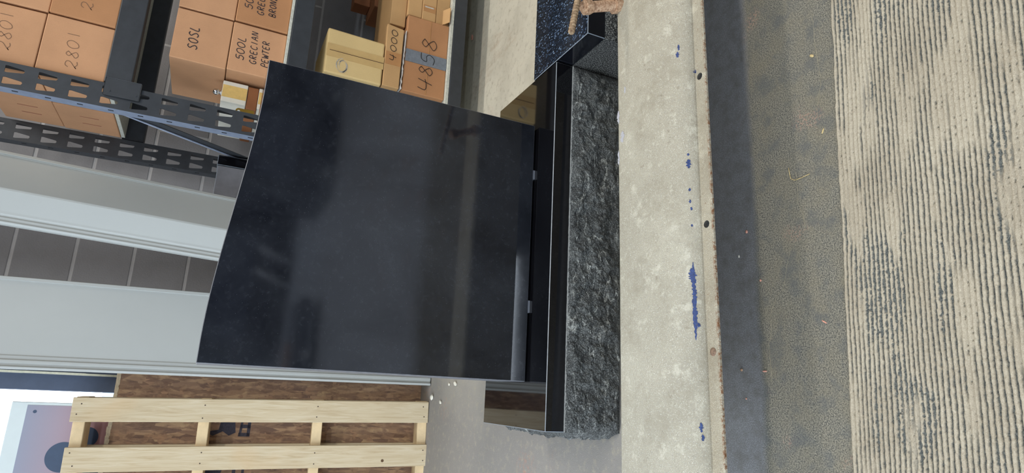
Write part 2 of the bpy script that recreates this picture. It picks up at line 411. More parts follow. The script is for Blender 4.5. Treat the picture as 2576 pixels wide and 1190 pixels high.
m = MB().box(BX0, BX1, BY0, BY1, BM, BT); m.bevel(.0014, 1, 1); m.obj('polished_cap', [M_base, M_arris], base)
rock_block(BX0-.001, BX1, BY0-.001, BY1, BM-.0005, .017, 0, flat_r=.0).obj('rock_pitched_sides', M_rock, base)
m = MB()
x = BX0
while x < BX1-.001:                                    # bruised pale line where the chisel met the polish
    w = min(random.uniform(.004, .012), BX1-x); d = random.uniform(.0010, .0026)
    m.box(x, x+w, BY0-d, BY0+.001, BM-random.uniform(.0008, .0022), BM+random.uniform(.0002, .0014)); x += w
m.obj('pitched_edge', flat('bruised_stone_edge', (150, 152, 150), .8, var=.3, scale=200), base)

# upright tablet (serpentine top)
def top_z(x):
    t = min(1, max(0, (x-.055)/.60)); return .918-.0465*t*t*(3-2*t)
DX0, DX1, DY0, DY1, DZ = .031, .6915, 1.375, 1.529, .2065
prof = [(DX0, DZ), (DX1, DZ)]+[(DX1+(DX0-DX1)*k/40, top_z(DX1+(DX0-DX1)*k/40)) for k in range(41)]
m = MB().prism(prof, DY0, DY1, 'y'); m.bevel(.0013, 1, 1, angle=.6)
o = m.obj('headstone_tablet', [M_die, M_sawn])
for p in o.data.polygons:
    if abs(p.normal.x) > .9: p.material_index = 1      # sawn side edges
    elif p.normal.z > .5 and p.material_index == 0: p.material_index = 0
tag(o, 'large upright black polished granite tablet with a serpentine top, standing on the rough-sided base', 'headstone')
for x, w, lab in ((.556, .024, 'thin grey setting spacer under the bottom edge of the tablet, right one of two'), (.212, .03, 'thin grey setting spacer under the bottom edge of the tablet, left one of two')):
    m = MB().box(x-w/2, x+w/2, 1.3765, 1.41, BT, DZ); m.bevel(.0006, 1)
    tag(m.obj('setting_spacer', M_grey_pad), lab, 'spacer', 'setting spacers under the tablet')

# speckled blue granite base on the right
b2 = thing('granite_plinth', 'blue-speckled granite base butted against the right end of the black base', 'stone base', (1.3, 1.27, 0))
m = MB().box(.8395, 1.75, 1.134, 1.406, .1505, .2)
m.bevel(.0014, 1, 2)
o = m.obj('polished_cap', [M_blue, M_blue_side, M_arris], b2)
for p in o.data.polygons:
    if p.material_index == 0 and p.normal.z < .5: p.material_index = 1
rock_block(.8395, 1.75, 1.134, 1.406, .150, .010, 5, flat_l=.0).obj('rock_pitched_sides', M_rock_blue, b2)

# ------------------------------------------------------------------ painted steel beam with its screw
K = .0216                                              # the beam runs a little out of square
def by(x, y): return y+K*x
prof = []
def arc(cx, cz, r, a0, a1, k):
    for i in range(k+1):
        a = math.radians(a0+(a1-a0)*i/k); prof.append((cx+r*math.cos(a), cz+r*math.sin(a)))
def nose_z(y): return .166+.049*max(0, 1-max(0, (.95-y)/.149)**2.8)**.5
for i in range(31):                                    # long rolled nose
    t_ = math.sin(math.pi/2*i/30); prof.append((.95-.149*t_, nose_z(.95-.149*t_)))
prof += [(.7995, .1655), (.7772, .1655), (.7758, .1645), (.7758, .1605), (.7772, .1595), (.808, .1595), (.812, .170), (.85, .196), (.95, .205)]
prof += [(.972, .205), (.972, .012), (.982, .012)]
arc(.971, .204, .011, 0, 90, 6)
X0, X1 = -.14, 2.4
m = MB(); m.prism(prof, X0, X1, 'x')
for v in m.b.verts: v.co.y = by(v.co.x, v.co.y)
beam = m.obj('steel_beam', [M_beam, M_hole])
tag(beam, 'long pale grey painted steel beam with bolt holes and blue scrapes, across in front of the stones', 'beam')
cs = []
for hx in (.582, .299):
    cs.append(MB().tube((hx, by(hx, .7905), .15), (hx, by(hx, .7905), .18), .0066, n=20, mi=0).obj('cutter', M_hole))
cut(beam, cs)
for p in beam.data.polygons:
    p.use_smooth = p.center.z > .169 and abs(p.normal.x) < .5 and p.normal.z > .02 or p.center.z > .206 and p.normal.z > .02
# rusted plug in the third hole
hx = .082
m = MB().lathe((hx, by(hx, .7890), .1652), (hx, by(hx, .7890), .1664), [(0, .0072), (.7, .0068), (1, .004)], 14)
m.obj('rusted_plug', flat('rust_and_grime', (118, 96, 80), .8, var=.4, scale=260), beam)
for lx in (1.22, 2.25):
    m = MB().box(lx-.05, lx+.05, by(lx, .81), by(lx, .9705), 0, .168); m.bevel(.004, 1); m.obj('foot', M_rust, beam)
# leaning screw with two nuts and a welded handle
A, B = Vector((.8225, .9865, .2145)), Vector((.7875, .9865, .302)); D = (B-A).normalized()
L = (B-A).length
pr = []; nth = 27
for k in range(nth):
    t0, t1 = k/nth, (k+1)/nth
    pr += [(t0+.1/nth, .0097), (t0+.55/nth, .0119), (t1-.05/nth, .0097)]
rod = MB().lathe(A, B, pr, 24, sharp=True).obj('threaded_rod', M_rust, beam)
def hexnut(p0, p1, r, name):
    m = MB().lathe(p0, p1, [(0, r*.96), (.08, r), (.92, r), (1, r*.96)], 6, phase=.35, u0=(1, 0, 0))
    m.bevel(.0008, 1); m.obj(name, M_rust, rod)
hexnut(A, A+D*.019, .0185, 'lower_nut'); hexnut(A+D*.0775, A+D*.0965, .0165, 'upper_nut')
R0, R1 = Vector((.716, .985, .3335)), Vector((.905, .985, .3015))
pr = [(0, .0052), (.01, .0062)]
for k in range(26):
    t = (k+.3)/26.5; pr += [(t, .0061), (t+.008, .0071), (t+.018, .0071), (t+.026, .0061)]
pr += [(1, .006)]
MB().lathe(R0, R1, pr, 14).obj('rebar_handle', M_rebar, rod)
# blue scrapes: ragged flakes hugging the rounded nose
def nose(x, s):
    """point on the beam surface: s = distance towards the front, read along the level and then followed down the roll"""
    y = .8165-s
    if y < .8012: return Vector((x, by(x, y), .1659))
    z = nose_z(y); dz = (nose_z(y+.0005)-nose_z(max(.801, y-.0005)))/.001
    nrm = Vector((0, -dz, 1)).normalized()
    return Vector((x, by(x, y), z))+nrm*.0004
def scrape(x0, x1, s0, w, mat, k=14, seed=0):
    rr = random.Random(seed); m = MB(); prev = None
    for i in range(k+1):
        x = x0+(x1-x0)*i/k; e = math.sin(math.pi*min(1, max(0.02, i/k)))**.5
        a = s0-w*e*rr.uniform(.25, 1); b = s0+w*e*rr.uniform(.25, 1)
        cur = [m.b.verts.new(nose(x, a+(b-a)*j/3)) for j in range(4)]
        if prev:
            for j in range(3): m.b.faces.new((prev[j], prev[j+1], cur[j+1], cur[j]))
        prev = cur
    return m.obj('paint_scrape', mat, beam)
for i, (x0, x1, s0, w) in enumerate([(.232, .100, .0085, .0032), (.222, .196, .007, .0055), (.653, .640, .001, .0025), (.638, .626, -.001, .0035), (.432, .427, .008, .002), (.42, .403, .008, .004),
        (.366, .360, .008, .002), (.345, .338, .008, .002), (.331, .325, .009, .002), (.30, .295, .009, .0018), (.129, .122, .0115, .0022), (-.03, -.045, .010, .0025), (-.048, -.058, .011, .002), (.60, .592, .0165, .002)]):
    scrape(x0, x1, s0, w, M_bluepaint, 60 if i == 0 else 16, i)
for i, (x0, x1, s0, w) in enumerate([(.525, .50, -.145, .009), (.575, .545, -.158, .006), (.487, .455, -.158, .005), (.62, .605, -.135, .004)]):
    scrape(x0, x1, s0, w, M_lavender, 12, 40+i)

# ------------------------------------------------------------------ ribbed mat in the foreground
def vnoise(X, Y, seed):
    r = np.random.RandomState(seed); T = r.rand(256, 256)
    xi, yi = np.floor(X).astype(int), np.floor(Y).astype(int); fx, fy = X-xi, Y-yi
    fx, fy = fx*fx*(3-2*fx), fy*fy*(3-2*fy); g = lambda a, b: T[a % 256, b % 256]
    return (g(xi, yi)*(1-fx)+g(xi+1, yi)*fx)*(1-fy)+(g(xi, yi+1)*(1-fx)+g(xi+1, yi+1)*fx)*fy
def fbm(X, Y, seed, o=3):
    return sum(vnoise(X*2**k, Y*2**k, seed+k)*.5**k for k in range(o))/sum(.5**k for k in range(o))
NX, NY = 1000, 460
xs = np.linspace(-.24, .86, NX); ds = np.linspace(0, .32, NY)      # ds = distance from the front edge of the mat
XX, DD = np.meshgrid(xs, ds)
pitch = .0074
MAT0, MATK = .6745, -.039
wob = (fbm(XX*7, DD*26, 1)-.5)*.0050+(fbm(XX*150, DD*200, 5, 2)-.5)*.0016
ph = (DD+wob)/pitch
rib = .5+.5*np.cos(2*np.pi*(ph-.5))                                 # 1 on the rib, 0 in the furrow
tuft = fbm(XX*260, np.floor(ph)*7.3, 9, 2)
wear = fbm(XX*6+3, DD*34, 13)                                       # worn strips lose their pile
worn = np.clip((wear-.55)/.10, 0, 1)
fill = .85*np.clip((fbm(XX*7+40, DD*34+9, 21)-.60)/.08, 0, 1)           # strips packed flat with dust
rag = fbm(XX*300, DD*340, 31, 3)
thr = .17+.26*worn+.16*(fbm(XX*40, DD*90, 61)-.5)
h = rib*(.72+.5*tuft)
pile = np.clip((h-thr-(rag-.5)*(.55+1.1*worn))/.12, 0, 1)
pile = np.maximum(pile, fill*np.clip((rag-.27)/.08, 0, 1))
Z = .0006+.0042*np.maximum(np.clip(h, 0, 1.2)**.33*(1-.45*worn)*pile, fill*.8*pile)+.0012*(rag-.5)
Z[0, :] = .0002
YY = MAT0+MATK*XX-DD+(fbm(XX*60, DD*0, 77, 2)-.5)*.0014*(DD < .004)
me = bpy.data.meshes.new('ribbed_floor_mat')
co = np.stack([XX, YY, Z], -1).reshape(-1, 3).astype(np.float32)
idx = np.arange(NX*NY).reshape(NY, NX)
q = np.stack([idx[:-1, :-1], idx[1:, :-1], idx[1:, 1:], idx[:-1, 1:]], -1).reshape(-1, 4).astype(np.int32)
me.vertices.add(len(co)); me.vertices.foreach_set('co', co.ravel())
me.loops.add(q.size); me.loops.foreach_set('vertex_index', q.ravel())
me.polygons.add(len(q)); me.polygons.foreach_set('loop_start', np.arange(0, q.size, 4, dtype=np.int32)); me.polygons.foreach_set('loop_total', np.full(len(q), 4, np.int32))
me.update(calc_edges=True)
at = me.attributes.new('pile', 'FLOAT', 'POINT'); at.data.foreach_set('value', pile.ravel().astype(np.float32))
me.polygons.foreach_set('use_smooth', np.ones(len(q), bool))
me.materials.append(M_mat)
mat_o = bpy.data.objects.new('ribbed_floor_mat', me); col.objects.link(mat_o)
tag(mat_o, 'worn ribbed tan floor mat caked with dust in the foreground', 'mat')

# cracks in the dusty floor
def ribbon(pts, w, z=.0004):
    m = MB(); prev = None
    P = []
    for (x0, y0), (x1, y1) in zip(pts, pts[1:]):
        for k in range(6): P.append((x0+(x1-x0)*k/6, y0+(y1-y0)*k/6))
    P.append(pts[-1])
    for i, (x, y) in enumerate(P):
        y += random.uniform(-.0011, .0011); ww = w*random.uniform(.3, 1)
        cur = (m.b.verts.new((x, y-ww, z)), m.b.verts.new((x, y+ww, z)))
        if prev: m.b.faces.new((prev[0], prev[1], cur[1], cur[0]))
        prev = cur
    return m
fl = bpy.data.objects['floor']
for pts in ([(.70, .686), (.647, .687), (.588, .681), (.554, .681), (.516, .692), (.493, .692)], [(.413, .745), (.375, .743), (.353, .745), (.329, .735), (.3, .734)],
            [(.274, .767), (.25, .774), (.222, .782), (.202, .788), (.193, .802), (.176, .812), (.159, .819), (.133, .818), (.106, .826), (.071, .824), (.043, .824)]):
    ribbon(pts, .0005).obj('crack', M_crack, fl)

# small debris lying about
def pebble(x, y, r, mat, name, label, cat, group=None, sx=1., rot=0.):
    m = MB(); bmesh.ops.create_icosphere(m.b, subdivisions=2, radius=r)
    for v in m.b.verts: v.co = Vector((v.co.x*sx, v.co.y, v.co.z*.55))*(1+.35*mnoise.noise(v.co*300+Vector((x*50, y*50, 0))))
    zmin = min(v.co.z for v in m.b.verts)
    o = m.obj(name, mat); o.location = (x, y, -zmin); o.rotation_euler.z = rot
    return tag(o, label, cat, group)
pebble(.325, .864, .0028, M_chip_pink, 'stone_chip', 'pink stone chip on the dark shaded floor strip in front of the beam', 'chip', None, 1.3)
pebble(.226, .837, .0022, M_chip_pink, 'stone_chip', 'small pink stone chip where the shaded floor strip meets the dust', 'chip')
pebble(.280, .887, .0018, M_chip_white, 'stone_chip', 'tiny white chip on the shaded floor strip close under the beam', 'chip', None, 1.6)
pebble(.064, .892, .0030, M_rust, 'rust_flake', 'rust flake on the blue-grey floor strip under the beam', 'flake')
pebble(.012, .884, .0018, M_chip_pink, 'stone_chip', 'pale pink chip on the blue-grey floor strip, left of the rust flake', 'chip')
pebble(.139, .709, .0012, M_chip_pink, 'wood_splinter', 'pinkish splinter lying on the dust near the mat edge', 'splinter', None, 4.5, 1.0)
pebble(.061, .838, .0016, M_chip_pink, 'wood_splinter', 'short pink splinter at the edge of the blue-grey floor strip', 'splinter', None, 3, 1.57)
pebble(.468, .684, .0018, M_straw, 'wood_splinter', 'tan splinter on the dusty floor beside the mat, right of the bent straw', 'splinter', None, 3, -.4)
pebble(.618, .694, .0026, M_straw, 'dry_leaf_scrap', 'scrap of dry tan leaf on the dust at right by the mat', 'scrap', None, 2.4, .9)
pebble(1.581, 2.433, .009, M_chip_pink, 'stone_chip', 'pinkish chip in the shadow under the rack', 'chip', None, 1.8, .4)
for x, y, r, sx, lab in [(-.027, 2.62, .011, 1.3, 'largest white chip on the floor by the foot of the pallet'), (-.044, 2.515, .007, 1.7, 'white chip on the floor nearer than the others, in front of the pallet'),
                         (.031, 2.36, .008, 1.8, 'white chip on the floor just left of the tablet, nearest the black base'), (.028, 2.43, .006, 1.2, 'small white chip on the floor between the white panel foot and the base')]:
    pebble(x, y, r, M_chip_white, 'stone_chip', lab, 'chip', None, sx, x*40)
m = MB(); P = [(.423, .759), (.408, .757), (.401, .7555), (.3975, .750), (.396, .746), (.3965, .735), (.3985, .716)]
for p, q in zip(P, P[1:]): m.tube((*p, .0012), (*q, .0012), .0007, n=8)
tag(m.obj('bent_straw', M_straw), 'bent piece of dry straw on the dusty floor in front of the beam', 'straw')

# ------------------------------------------------------------------ handwriting
GL = {
 '0': [[(.5, 1), (.15, .8), (.05, .4), (.3, .02), (.7, .1), (.95, .55), (.8, .9), (.5, 1)]],
 '1': [[(.45, 1), (.55, 0)]],
 '2': [[(.1, .75), (.3, 1), (.75, .95), (.8, .65), (.35, .3), (.1, .08), (.3, .2), (.6, .05), (.95, .12)]],
 '4': [[(.15, 1), (.1, .45), (.5, .38), (.9, .5)], [(.8, 1), (.7, .5), (.6, -.05)]],
 '5': [[(.9, 1), (.35, .95), (.25, .58), (.7, .6), (.9, .35), (.6, .02), (.1, .1)]],
 '8': [[(.8, .85), (.45, 1), (.25, .75), (.6, .5), (.85, .2), (.5, 0), (.15, .2), (.45, .5), (.8, .85)]],
 'S': [[(.9, .9), (.5, 1), (.2, .75), (.6, .5), (.85, .22), (.5, 0), (.1, .12)]],
 'L': [[(.3, 1), (.15, .05), (.8, .02)]],
 'G': [[(.85, .88), (.5, 1), (.12, .6), (.2, .15), (.6, 0), (.85, .3), (.55, .42)]],
 'R': [[(.15, 0), (.2, 1), (.7, .95), (.75, .6), (.25, .5), (.85, 0)]],
 'E': [[(.85, 1), (.2, .95), (.15, .02), (.85, .02)], [(.17, .5), (.7, .52)]],
 'C': [[(.85, .88), (.5, 1), (.12, .6), (.2, .12), (.55, 0), (.88, .15)]],
 'I': [[(.5, 1), (.45, 0)]],
 'A': [[(.05, 0), (.5, 1), (.9, 0)], [(.22, .4), (.75, .4)]],
 'N': [[(.1, 0), (.18, 1), (.75, .05), (.88, 1)]],
 'P': [[(.15, 0), (.25, 1), (.8, .95), (.8, .55), (.22, .5)]],
 'W': [[(.05, 1), (.25, 0), (.5, .7), (.7, 0), (.98, 1)]],
 'T': [[(.05, .98), (.95, 1)], [(.5, 1), (.45, 0)]],
 'B': [[(.15, 0), (.22, 1), (.75, .9), (.65, .55), (.22, .5), (.8, .4), (.75, .05), (.15, 0)]],
 'O': [[(.5, 1), (.12, .7), (.2, .15), (.6, 0), (.9, .45), (.75, .9), (.5, 1)]],
 'Z': [[(.1, 1), (.85, .95), (.1, .03), (.9, .05)]],
}
def smooth_path(p, k=5):
    out = []
    for i in range(len(p)-1):
        a, b, c, d = p[max(0, i-1)], p[i], p[i+1], p[min(len(p)-1, i+2)]
        for j in range(k):
            t = j/k; f = lambda A, B, Cc, Dd: .5*(2*B+(Cc-A)*t+(2*A-5*B+4*Cc-Dd)*t*t+(3*B-A-3*Cc+Dd)*t**3)
            out.append((f(a[0], b[0], c[0], d[0]), f(a[1], b[1], c[1], d[1])))
    return out+[p[-1]]
def writing(parent, lines, y, mat, pen=.0016):
    """lines of (text, x, z, letter height, advance, slope); ribbons lying on a face that looks towards -Y"""
    m = MB()
    for txt, x, z, hgt, adv, slope in lines:
        for i, ch in enumerate(txt):
            for st in GL.get(ch, []):
                P = [(x+adv*i+u*adv*.82+v*hgt*.08, z+slope*adv*i+v*hgt) for u, v in smooth_path(st)]
                prev = None
                for k, (px, pz) in enumerate(P):
                    a = P[max(0, k-1)]; b = P[min(len(P)-1, k+1)]; dx, dz = b[0]-a[0], b[1]-a[1]; l = math.hypot(dx, dz) or 1
                    nx, nz = -dz/l*pen*.6, dx/l*pen*.6
                    cur = (m.b.verts.new((px-nx, y-.0006, pz-nz)), m.b.verts.new((px+nx, y-.0006, pz+nz)))
                    if prev: m.b.faces.new((prev[0], prev[1], cur[1], cur[0]))
                    prev = cur
    o = m.obj('handwriting', mat, parent, recalc=False); o['label'] = 'hand-lettered marker writing'
    return o
def patch(parent, name, mat, x0, x1, z0, z1, y, label=None, jag=0.):
    m = MB(); k = 10
    bot = [(x0+(x1-x0)*i/k, z0+random.uniform(-jag, jag)) for i in range(k+1)]; topl = [(x0+(x1-x0)*i/k, z1+random.uniform(-jag, jag)) for i in range(k+1)]
    f = [(p[0], y-.0008, p[1]) for p in bot+topl[::-1]]; b = [(p[0], y+.0002, p[1]) for p in bot+topl[::-1]]
    A = [m.b.verts.new(p) for p in f]; B = [m.b.verts.new(p) for p in b]
    m.b.faces.new(A); m.b.faces.new(B[::-1])
    for i in range(len(A)): m.b.faces.new((A[i], B[i], B[(i+1) % len(A)], A[(i+1) % len(A)]))
    o = m.obj(name, mat, parent)
    if label: o['label'] = label
    return o

# ------------------------------------------------------------------ pallet rack
RY0, RY1 = 2.25, 2.85
rack = thing('pallet_rack', 'black steel storage rack with perforated uprights holding cartons', 'rack', (1.9, 2.55, 0))
def post(x0, x1, yf, depth, sgn, name, holes=True, zt=2.6):
    """open C-section upright; its perforated face looks along -Y (sgn=1) """
    t = .003; m = MB()
    prof = [(x0, yf+depth), (x0, yf), (x1, yf), (x1, yf+depth), (x1-t, yf+depth), (x1-t, yf+t), (x0+t, yf+t), (x0+t, yf+depth)]
    m.prism(prof, 0, zt, 'z')
    o = m.obj(name, [M_rack, M_rack_lit], rack)
    if holes:
        c = []
        w = x1-x0; cm = MB()
        for xc in (x0+.27*w, x1-.27*w):
            z = .09
            while z < zt-.08:
                pr = [(xc-.0105, z+.050), (xc+.0105, z+.050), (xc+.0115, z+.044), (xc+.0055, z+.003), (xc, z), (xc-.0055, z+.003), (xc-.0115, z+.044)]
                cm.prism(pr, yf-.01, yf+.02, 'y'); z += .0842
        z = .10
        while z < zt-.08:
            cm.box(x0-.01, x0+.01, yf+.016, yf+.024, z, z+.016); z += .0842
        cut(o, [cm.obj('cutter', M_rack)])
    for p in o.data.polygons:
        if p.normal.x < -.9 and p.center.x < x0+.001 and name == 'front_upright': p.material_index = 1  # left flange coloured as lit from the left
    return o
post(.830, .912, RY0, .045, 1, 'front_upright'); post(.832, .912, RY1-.055, .05, 1, 'rear_upright')
post(3.23, 3.31, RY0, .045, 1, 'front_upright', False); post(3.23, 3.31, RY1-.055, .05, 1, 'rear_upright', False)
def brace(p, q, w=.020):
    p, q = Vector(p), Vector(q); d = (q-p).normalized(); s = Vector((1, 0, 0)).cross(d)*w
    m = MB()
    for off, t in ((0, .0025),):
        V = [m.b.verts.new(p-s+Vector((e, 0, 0))) for e in (0, t)]+[m.b.verts.new(q-s+Vector((e, 0, 0))) for e in (0, t)]+[m.b.verts.new(p+s+Vector((e, 0, 0))) for e in (0, t)]+[m.b.verts.new(q+s+Vector((e, 0, 0))) for e in (0, t)]
        for f in ((0, 2, 6, 4), (1, 5, 7, 3), (0, 4, 5, 1), (2, 3, 7, 6), (0, 1, 3, 2), (4, 6, 7, 5)): m.b.faces.new([V[i] for i in f])
    # turned lip, the light it catches painted in as a paler colour
    l = p+s*.86, q+s*.86
    m.tube(l[0]-Vector((.004, 0, 0)), l[1]-Vector((.004, 0, 0)), .0035, n=8, mi=1)
    m.obj('diagonal_brace', [M_rack, M_rack_lit], rack)
brace((.838, 2.27, 1.262), (.838, 2.80, .475)); brace((.838, 2.27, 1.95), (.838, 2.80, 2.5))
brace((.838, 2.27, .44), (.838, 2.80, .14))
# brackets and beams
for z0, z1, dz0, dz1 in ((.105, .160, .160, .173), (.714, .785, .785, .795), (1.242, 1.318, 1.306, 1.3195)):
    for y, nm in ((RY0-.006, 'front_shelf_beam'), (RY1-.05, 'rear_shelf_beam')):
        m = MB().box(.915, 3.228, y, y+.045, z0, z1-.001 if z0 < 1.2 else z1); m.bevel(.003, 2); m.obj(nm, M_rack, rack)
    if z0 < 1.2: m = MB().box(.92, 3.22, RY0-.004, RY1-.006, dz0, dz1)
    else: m = MB().box(.92, 3.22, RY0+.041, RY1-.052, dz0, dz1)
    m.bevel(.001, 1); m.obj('shelf_board', M_particle, rack)
    m = MB().box(.868, .93, RY0-.0080, RY0-.0062, z0-.03, z1-.004); m.bevel(.002, 1)
    for zz in (z0-.018, z1-.02): m.tube((.885, RY0-.0098, zz), (.885, RY0-.0080, zz), .004, n=10)
    m.obj('beam_bracket', M_rack, rack)

# ------------------------------------------------------------------ cartons
def carton(name, label, x0, x1, y0, y1, z0, z1, mat, group=None, slit=False, seam=True, cat='box', bev=.003, skew=0.):
    m = MB().box(x0, x1, y0, y1, z0, z1); m.bevel(bev, 2)
    if skew:
        for v in m.b.verts:
            if v.co.z > (z0+z1)/2: v.co.x += skew*(v.co.x > (x0+x1)/2); v.co.z += skew*.4*(v.co.x > (x0+x1)/2)
    for v in m.b.verts: v.co += Vector((mnoise.noise(v.co*9), mnoise.noise(v.co*9+Vector((7, 0, 0))), 0))*.002*((v.co.z-z0) > .01)
    o = m.obj(name, [mat, M_seam])
    tag(o, label, cat, group)
    if slit:                                           # hand slits in the end of the carton
        for dy_ in (.0, .07):
            m = MB(); m.box(x0-.001, x0+.001, (y0+y1)/2-.002+dy_-.04, (y0+y1)/2+.002+dy_-.04, z0+.055, z0+.115); m.obj('hand_slit', M_slit, o)
    return o
G1 = 'cartons on the top shelf of the rack'; G2 = 'cartons on the middle shelf of the rack'; G3 = 'cartons on the bottom shelf of the rack'
ZT = 1.3198
a = carton('cardboard_box', 'lower cardboard box marked 2801 at the left end of the top shelf', .917, 1.107, 2.262, 2.53, ZT, 1.505, M_card, G1)
writing(a, [('2801', .938, 1.398, .033, .034, .12)], 2.262, M_pencil, .0018)
b = carton('cardboard_box', 'upper cardboard box marked 2801, stacked on the lower left one of the top shelf', .915, 1.105, 2.262, 2.53, 1.507, 1.69, M_card, G1)
writing(b, [('2801', .952, 1.575, .033, .034, .12)], 2.262, M_pencil, .0018)
c_ = carton('cardboard_box', 'cardboard box with cut-off number on the top shelf, right of the lower 2801 box', 1.112, 1.30, 2.258, 2.53, ZT, 1.503, M_card2, G1)
writing(c_, [('2801', 1.150, 1.392, .033, .034, .12)], 2.258, M_pencil, .0018)
carton('cardboard_box', 'plain cardboard box at the upper right of the top shelf stacks', 1.112, 1.302, 2.262, 2.53, 1.505, 1.69, M_card, G1)
carton('cardboard_box', 'lower cardboard box in the back row of the top shelf, seen through the upright', .915, 1.105, 2.54, 2.79, ZT, 1.505, M_card, G1, slit=True)
carton('cardboard_box', 'upper cardboard box in the back row of the top shelf, seen through the upright', .917, 1.107, 2.54, 2.79, 1.507, 1.69, M_card, G1, slit=True)
ZM = .7955
f = carton('cardboard_box', 'cardboard box marked 505L, on top of the 500L box of the middle shelf', 1.060, 1.249, 2.262, 2.585, .979, 1.156, M_card, G2)
writing(f, [('SOSL', 1.104, 1.078, .029, .023, .05)], 2.262, M_ink_soft, .0028)
e = carton('cardboard_box', 'cardboard box marked 500L with two more written lines, standing on the middle shelf', 1.063, 1.250, 2.262, 2.58, ZM, .977, M_card, G2)
writing(e, [('500L', 1.108, .928, .026, .024, .04), ('GRECIAN', 1.104, .886, .022, .0185, .06), ('PEWTER', 1.102, .846, .022, .0175, .06)], 2.262, M_ink_soft, .0026)
g = carton('cardboard_box', 'cardboard box with three written lines, right of the 500L box on the middle shelf', 1.256, 1.445, 2.258, 2.58, ZM, .975, M_card2, G2)
writing(g, [('500L', 1.312, .926, .026, .024, .04), ('GRECIAN', 1.300, .886, .022, .0185, .06), ('BRONZE', 1.304, .846, .022, .0175, .06)], 2.258, M_ink_soft, .0026)
carton('cardboard_box', 'plain cardboard box on the middle shelf, right of the 505L box, top of its stack', 1.255, 1.443, 2.262, 2.58, .977, 1.156, M_card, G2)
w1 = carton('small_carton', 'white carton with a yellow band on the middle shelf, behind the upright', .972, 1.052, 2.335, 2.70, .897, .981, M_white_card, None, seam=False)
m = MB().box(.990, 1.036, 2.3338, 2.336, .8985, .9795); m.obj('yellow_band', M_yellow, w1)
carton('small_carton', 'flat brown carton between two white cartons on the middle shelf, behind the upright', .962, 1.05, 2.338, 2.69, .860, .896, M_brownbox, None, seam=False)
w3 = carton('small_carton', 'lowest white carton with a yellow band on the middle shelf, under the brown one', .970, 1.053, 2.336, 2.69, ZM, .859, M_white_card, None, seam=False)
m = MB().box(.990, 1.036, 2.3348, 2.337, .797, .8575); m.obj('yellow_band', M_yellow, w3)
kn = thing('chrome_knob', 'small shiny chrome knob on top of the white carton beside the 505L box', 'knob', (1.012, 2.36, .981))
MB().lathe((1.012, 2.36, .981), (1.012, 2.36, .989), [(0, .009), (.5, .0085), (1, .005)], 20).obj('knob_base', M_chrome, kn)
m = MB(); bmesh.ops.create_uvsphere(m.b, u_segments=18, v_segments=12, radius=.0115)
for v in m.b.verts: v.co += Vector((1.012, 2.36, .9995))
for fc in m.b.faces: fc.smooth = True
m.obj('knob_head', M_chrome, kn)
# brass hang tag leaning on the carton
m = MB()
pr = [(-.0, -.011), (.05, -.011)]+[(.05+.011*math.cos(t), .011*math.sin(t)) for t in [math.radians(-75+15*k) for k in range(11)]]+[(.05, .011), (0, .011)]
m.prism([(.942+v, .866+u) for u, v in pr], 2.322, 2.3245, 'y'); tg = m.obj('brass_tag', M_brass)
cut(tg, [MB().tube((.942, 2.31, .9165), (.942, 2.34, .9165), .0048, n=16).obj('cutter', M_brass)])
tag(tg, 'brass hang tag with a round hole beside the white carton behind the upright', 'tag')

ZB = .1735
j = carton('cardboard_box', 'cardboard box with grey duct tape marked 4858 on the bottom shelf', 1.150, 1.487, 2.262, 2.62, ZB, .350, M_card2, G3)
patch(j, 'duct_tape', M_duct, 1.280, 1.334, ZB+.001, .349, 2.261, 'grey duct tape', .0012)
writing(j, [('4', 1.166, .232, .056, .070, 0), ('8', 1.232, .232, .056, .056, 0), ('5', 1.284, .226, .058, .060, 0), ('8', 1.345, .222, .062, .074, 0)], 2.2598, M_ink, .0022)
patch(j, 'flap_line', M_clear, 1.152, 1.28, .251, .254, 2.2615); patch(j, 'flap_line', M_clear, 1.334, 1.486, .251, .254, 2.2615)
k = carton('cardboard_box', 'flat cardboard box marked 4000, lying on the 4858 box', 1.150, 1.412, 2.262, 2.60, .362, .428, M_card3, G3, skew=.008)
patch(k, 'packing_tape', M_clear, 1.245, 1.30, .363, .427, 2.2615, 'strip of brown packing tape')
writing(k, [('4', 1.262, .386, .026, .034, 0), ('000', 1.302, .388, .024, .034, 0)], 2.2600, M_ink, .0020)
m = MB()                                               # crumpled sheet squeezed between the two boxes
kx = 40
g_ = [[m.b.verts.new((1.152+.258*i/kx, 2.256+.003*mnoise.noise(Vector((i*.6, jj, 3)))+.16*jj, .3525+.0070*abs(mnoise.noise(Vector((i*.23, jj*1.3, 0))))+.0006*jj)) for i in range(kx+1)] for jj in range(3)]
g2 = [[m.b.verts.new(v.co+Vector((0, 0, .0012))) for v in row] for row in g_]
for jj in range(2):
    for i in range(kx):
        m.b.faces.new((g_[jj][i], g_[jj][i+1], g_[jj+1][i+1], g_[jj+1][i])); m.b.faces.new((g2[jj][i], g2[jj+1][i], g2[jj+1][i+1], g2[jj][i+1]))
for i in range(kx): m.b.faces.new((g_[0][i], g2[0][i], g2[0][i+1], g_[0][i+1]))
tag(m.obj('plastic_sheet', M_plastic), 'crumpled white plastic sheet squeezed between the 4858 and 4000 boxes', 'sheet')
l = carton('cardboard_box', 'tall yellowish box with a taped seam on the bottom shelf, on the 4000 box', 1.148, 1.328, 2.264, 2.56, .4325, .652, M_manila, G3, seam=False, bev=.006, skew=.004)
patch(l, 'clear_tape', M_clear2, 1.215, 1.268, .431, .650, 2.2635, 'yellowed clear tape'); patch(l, 'seam_line', M_seam, 1.2402, 1.2418, .432, .640, 2.2622)
m = MB()
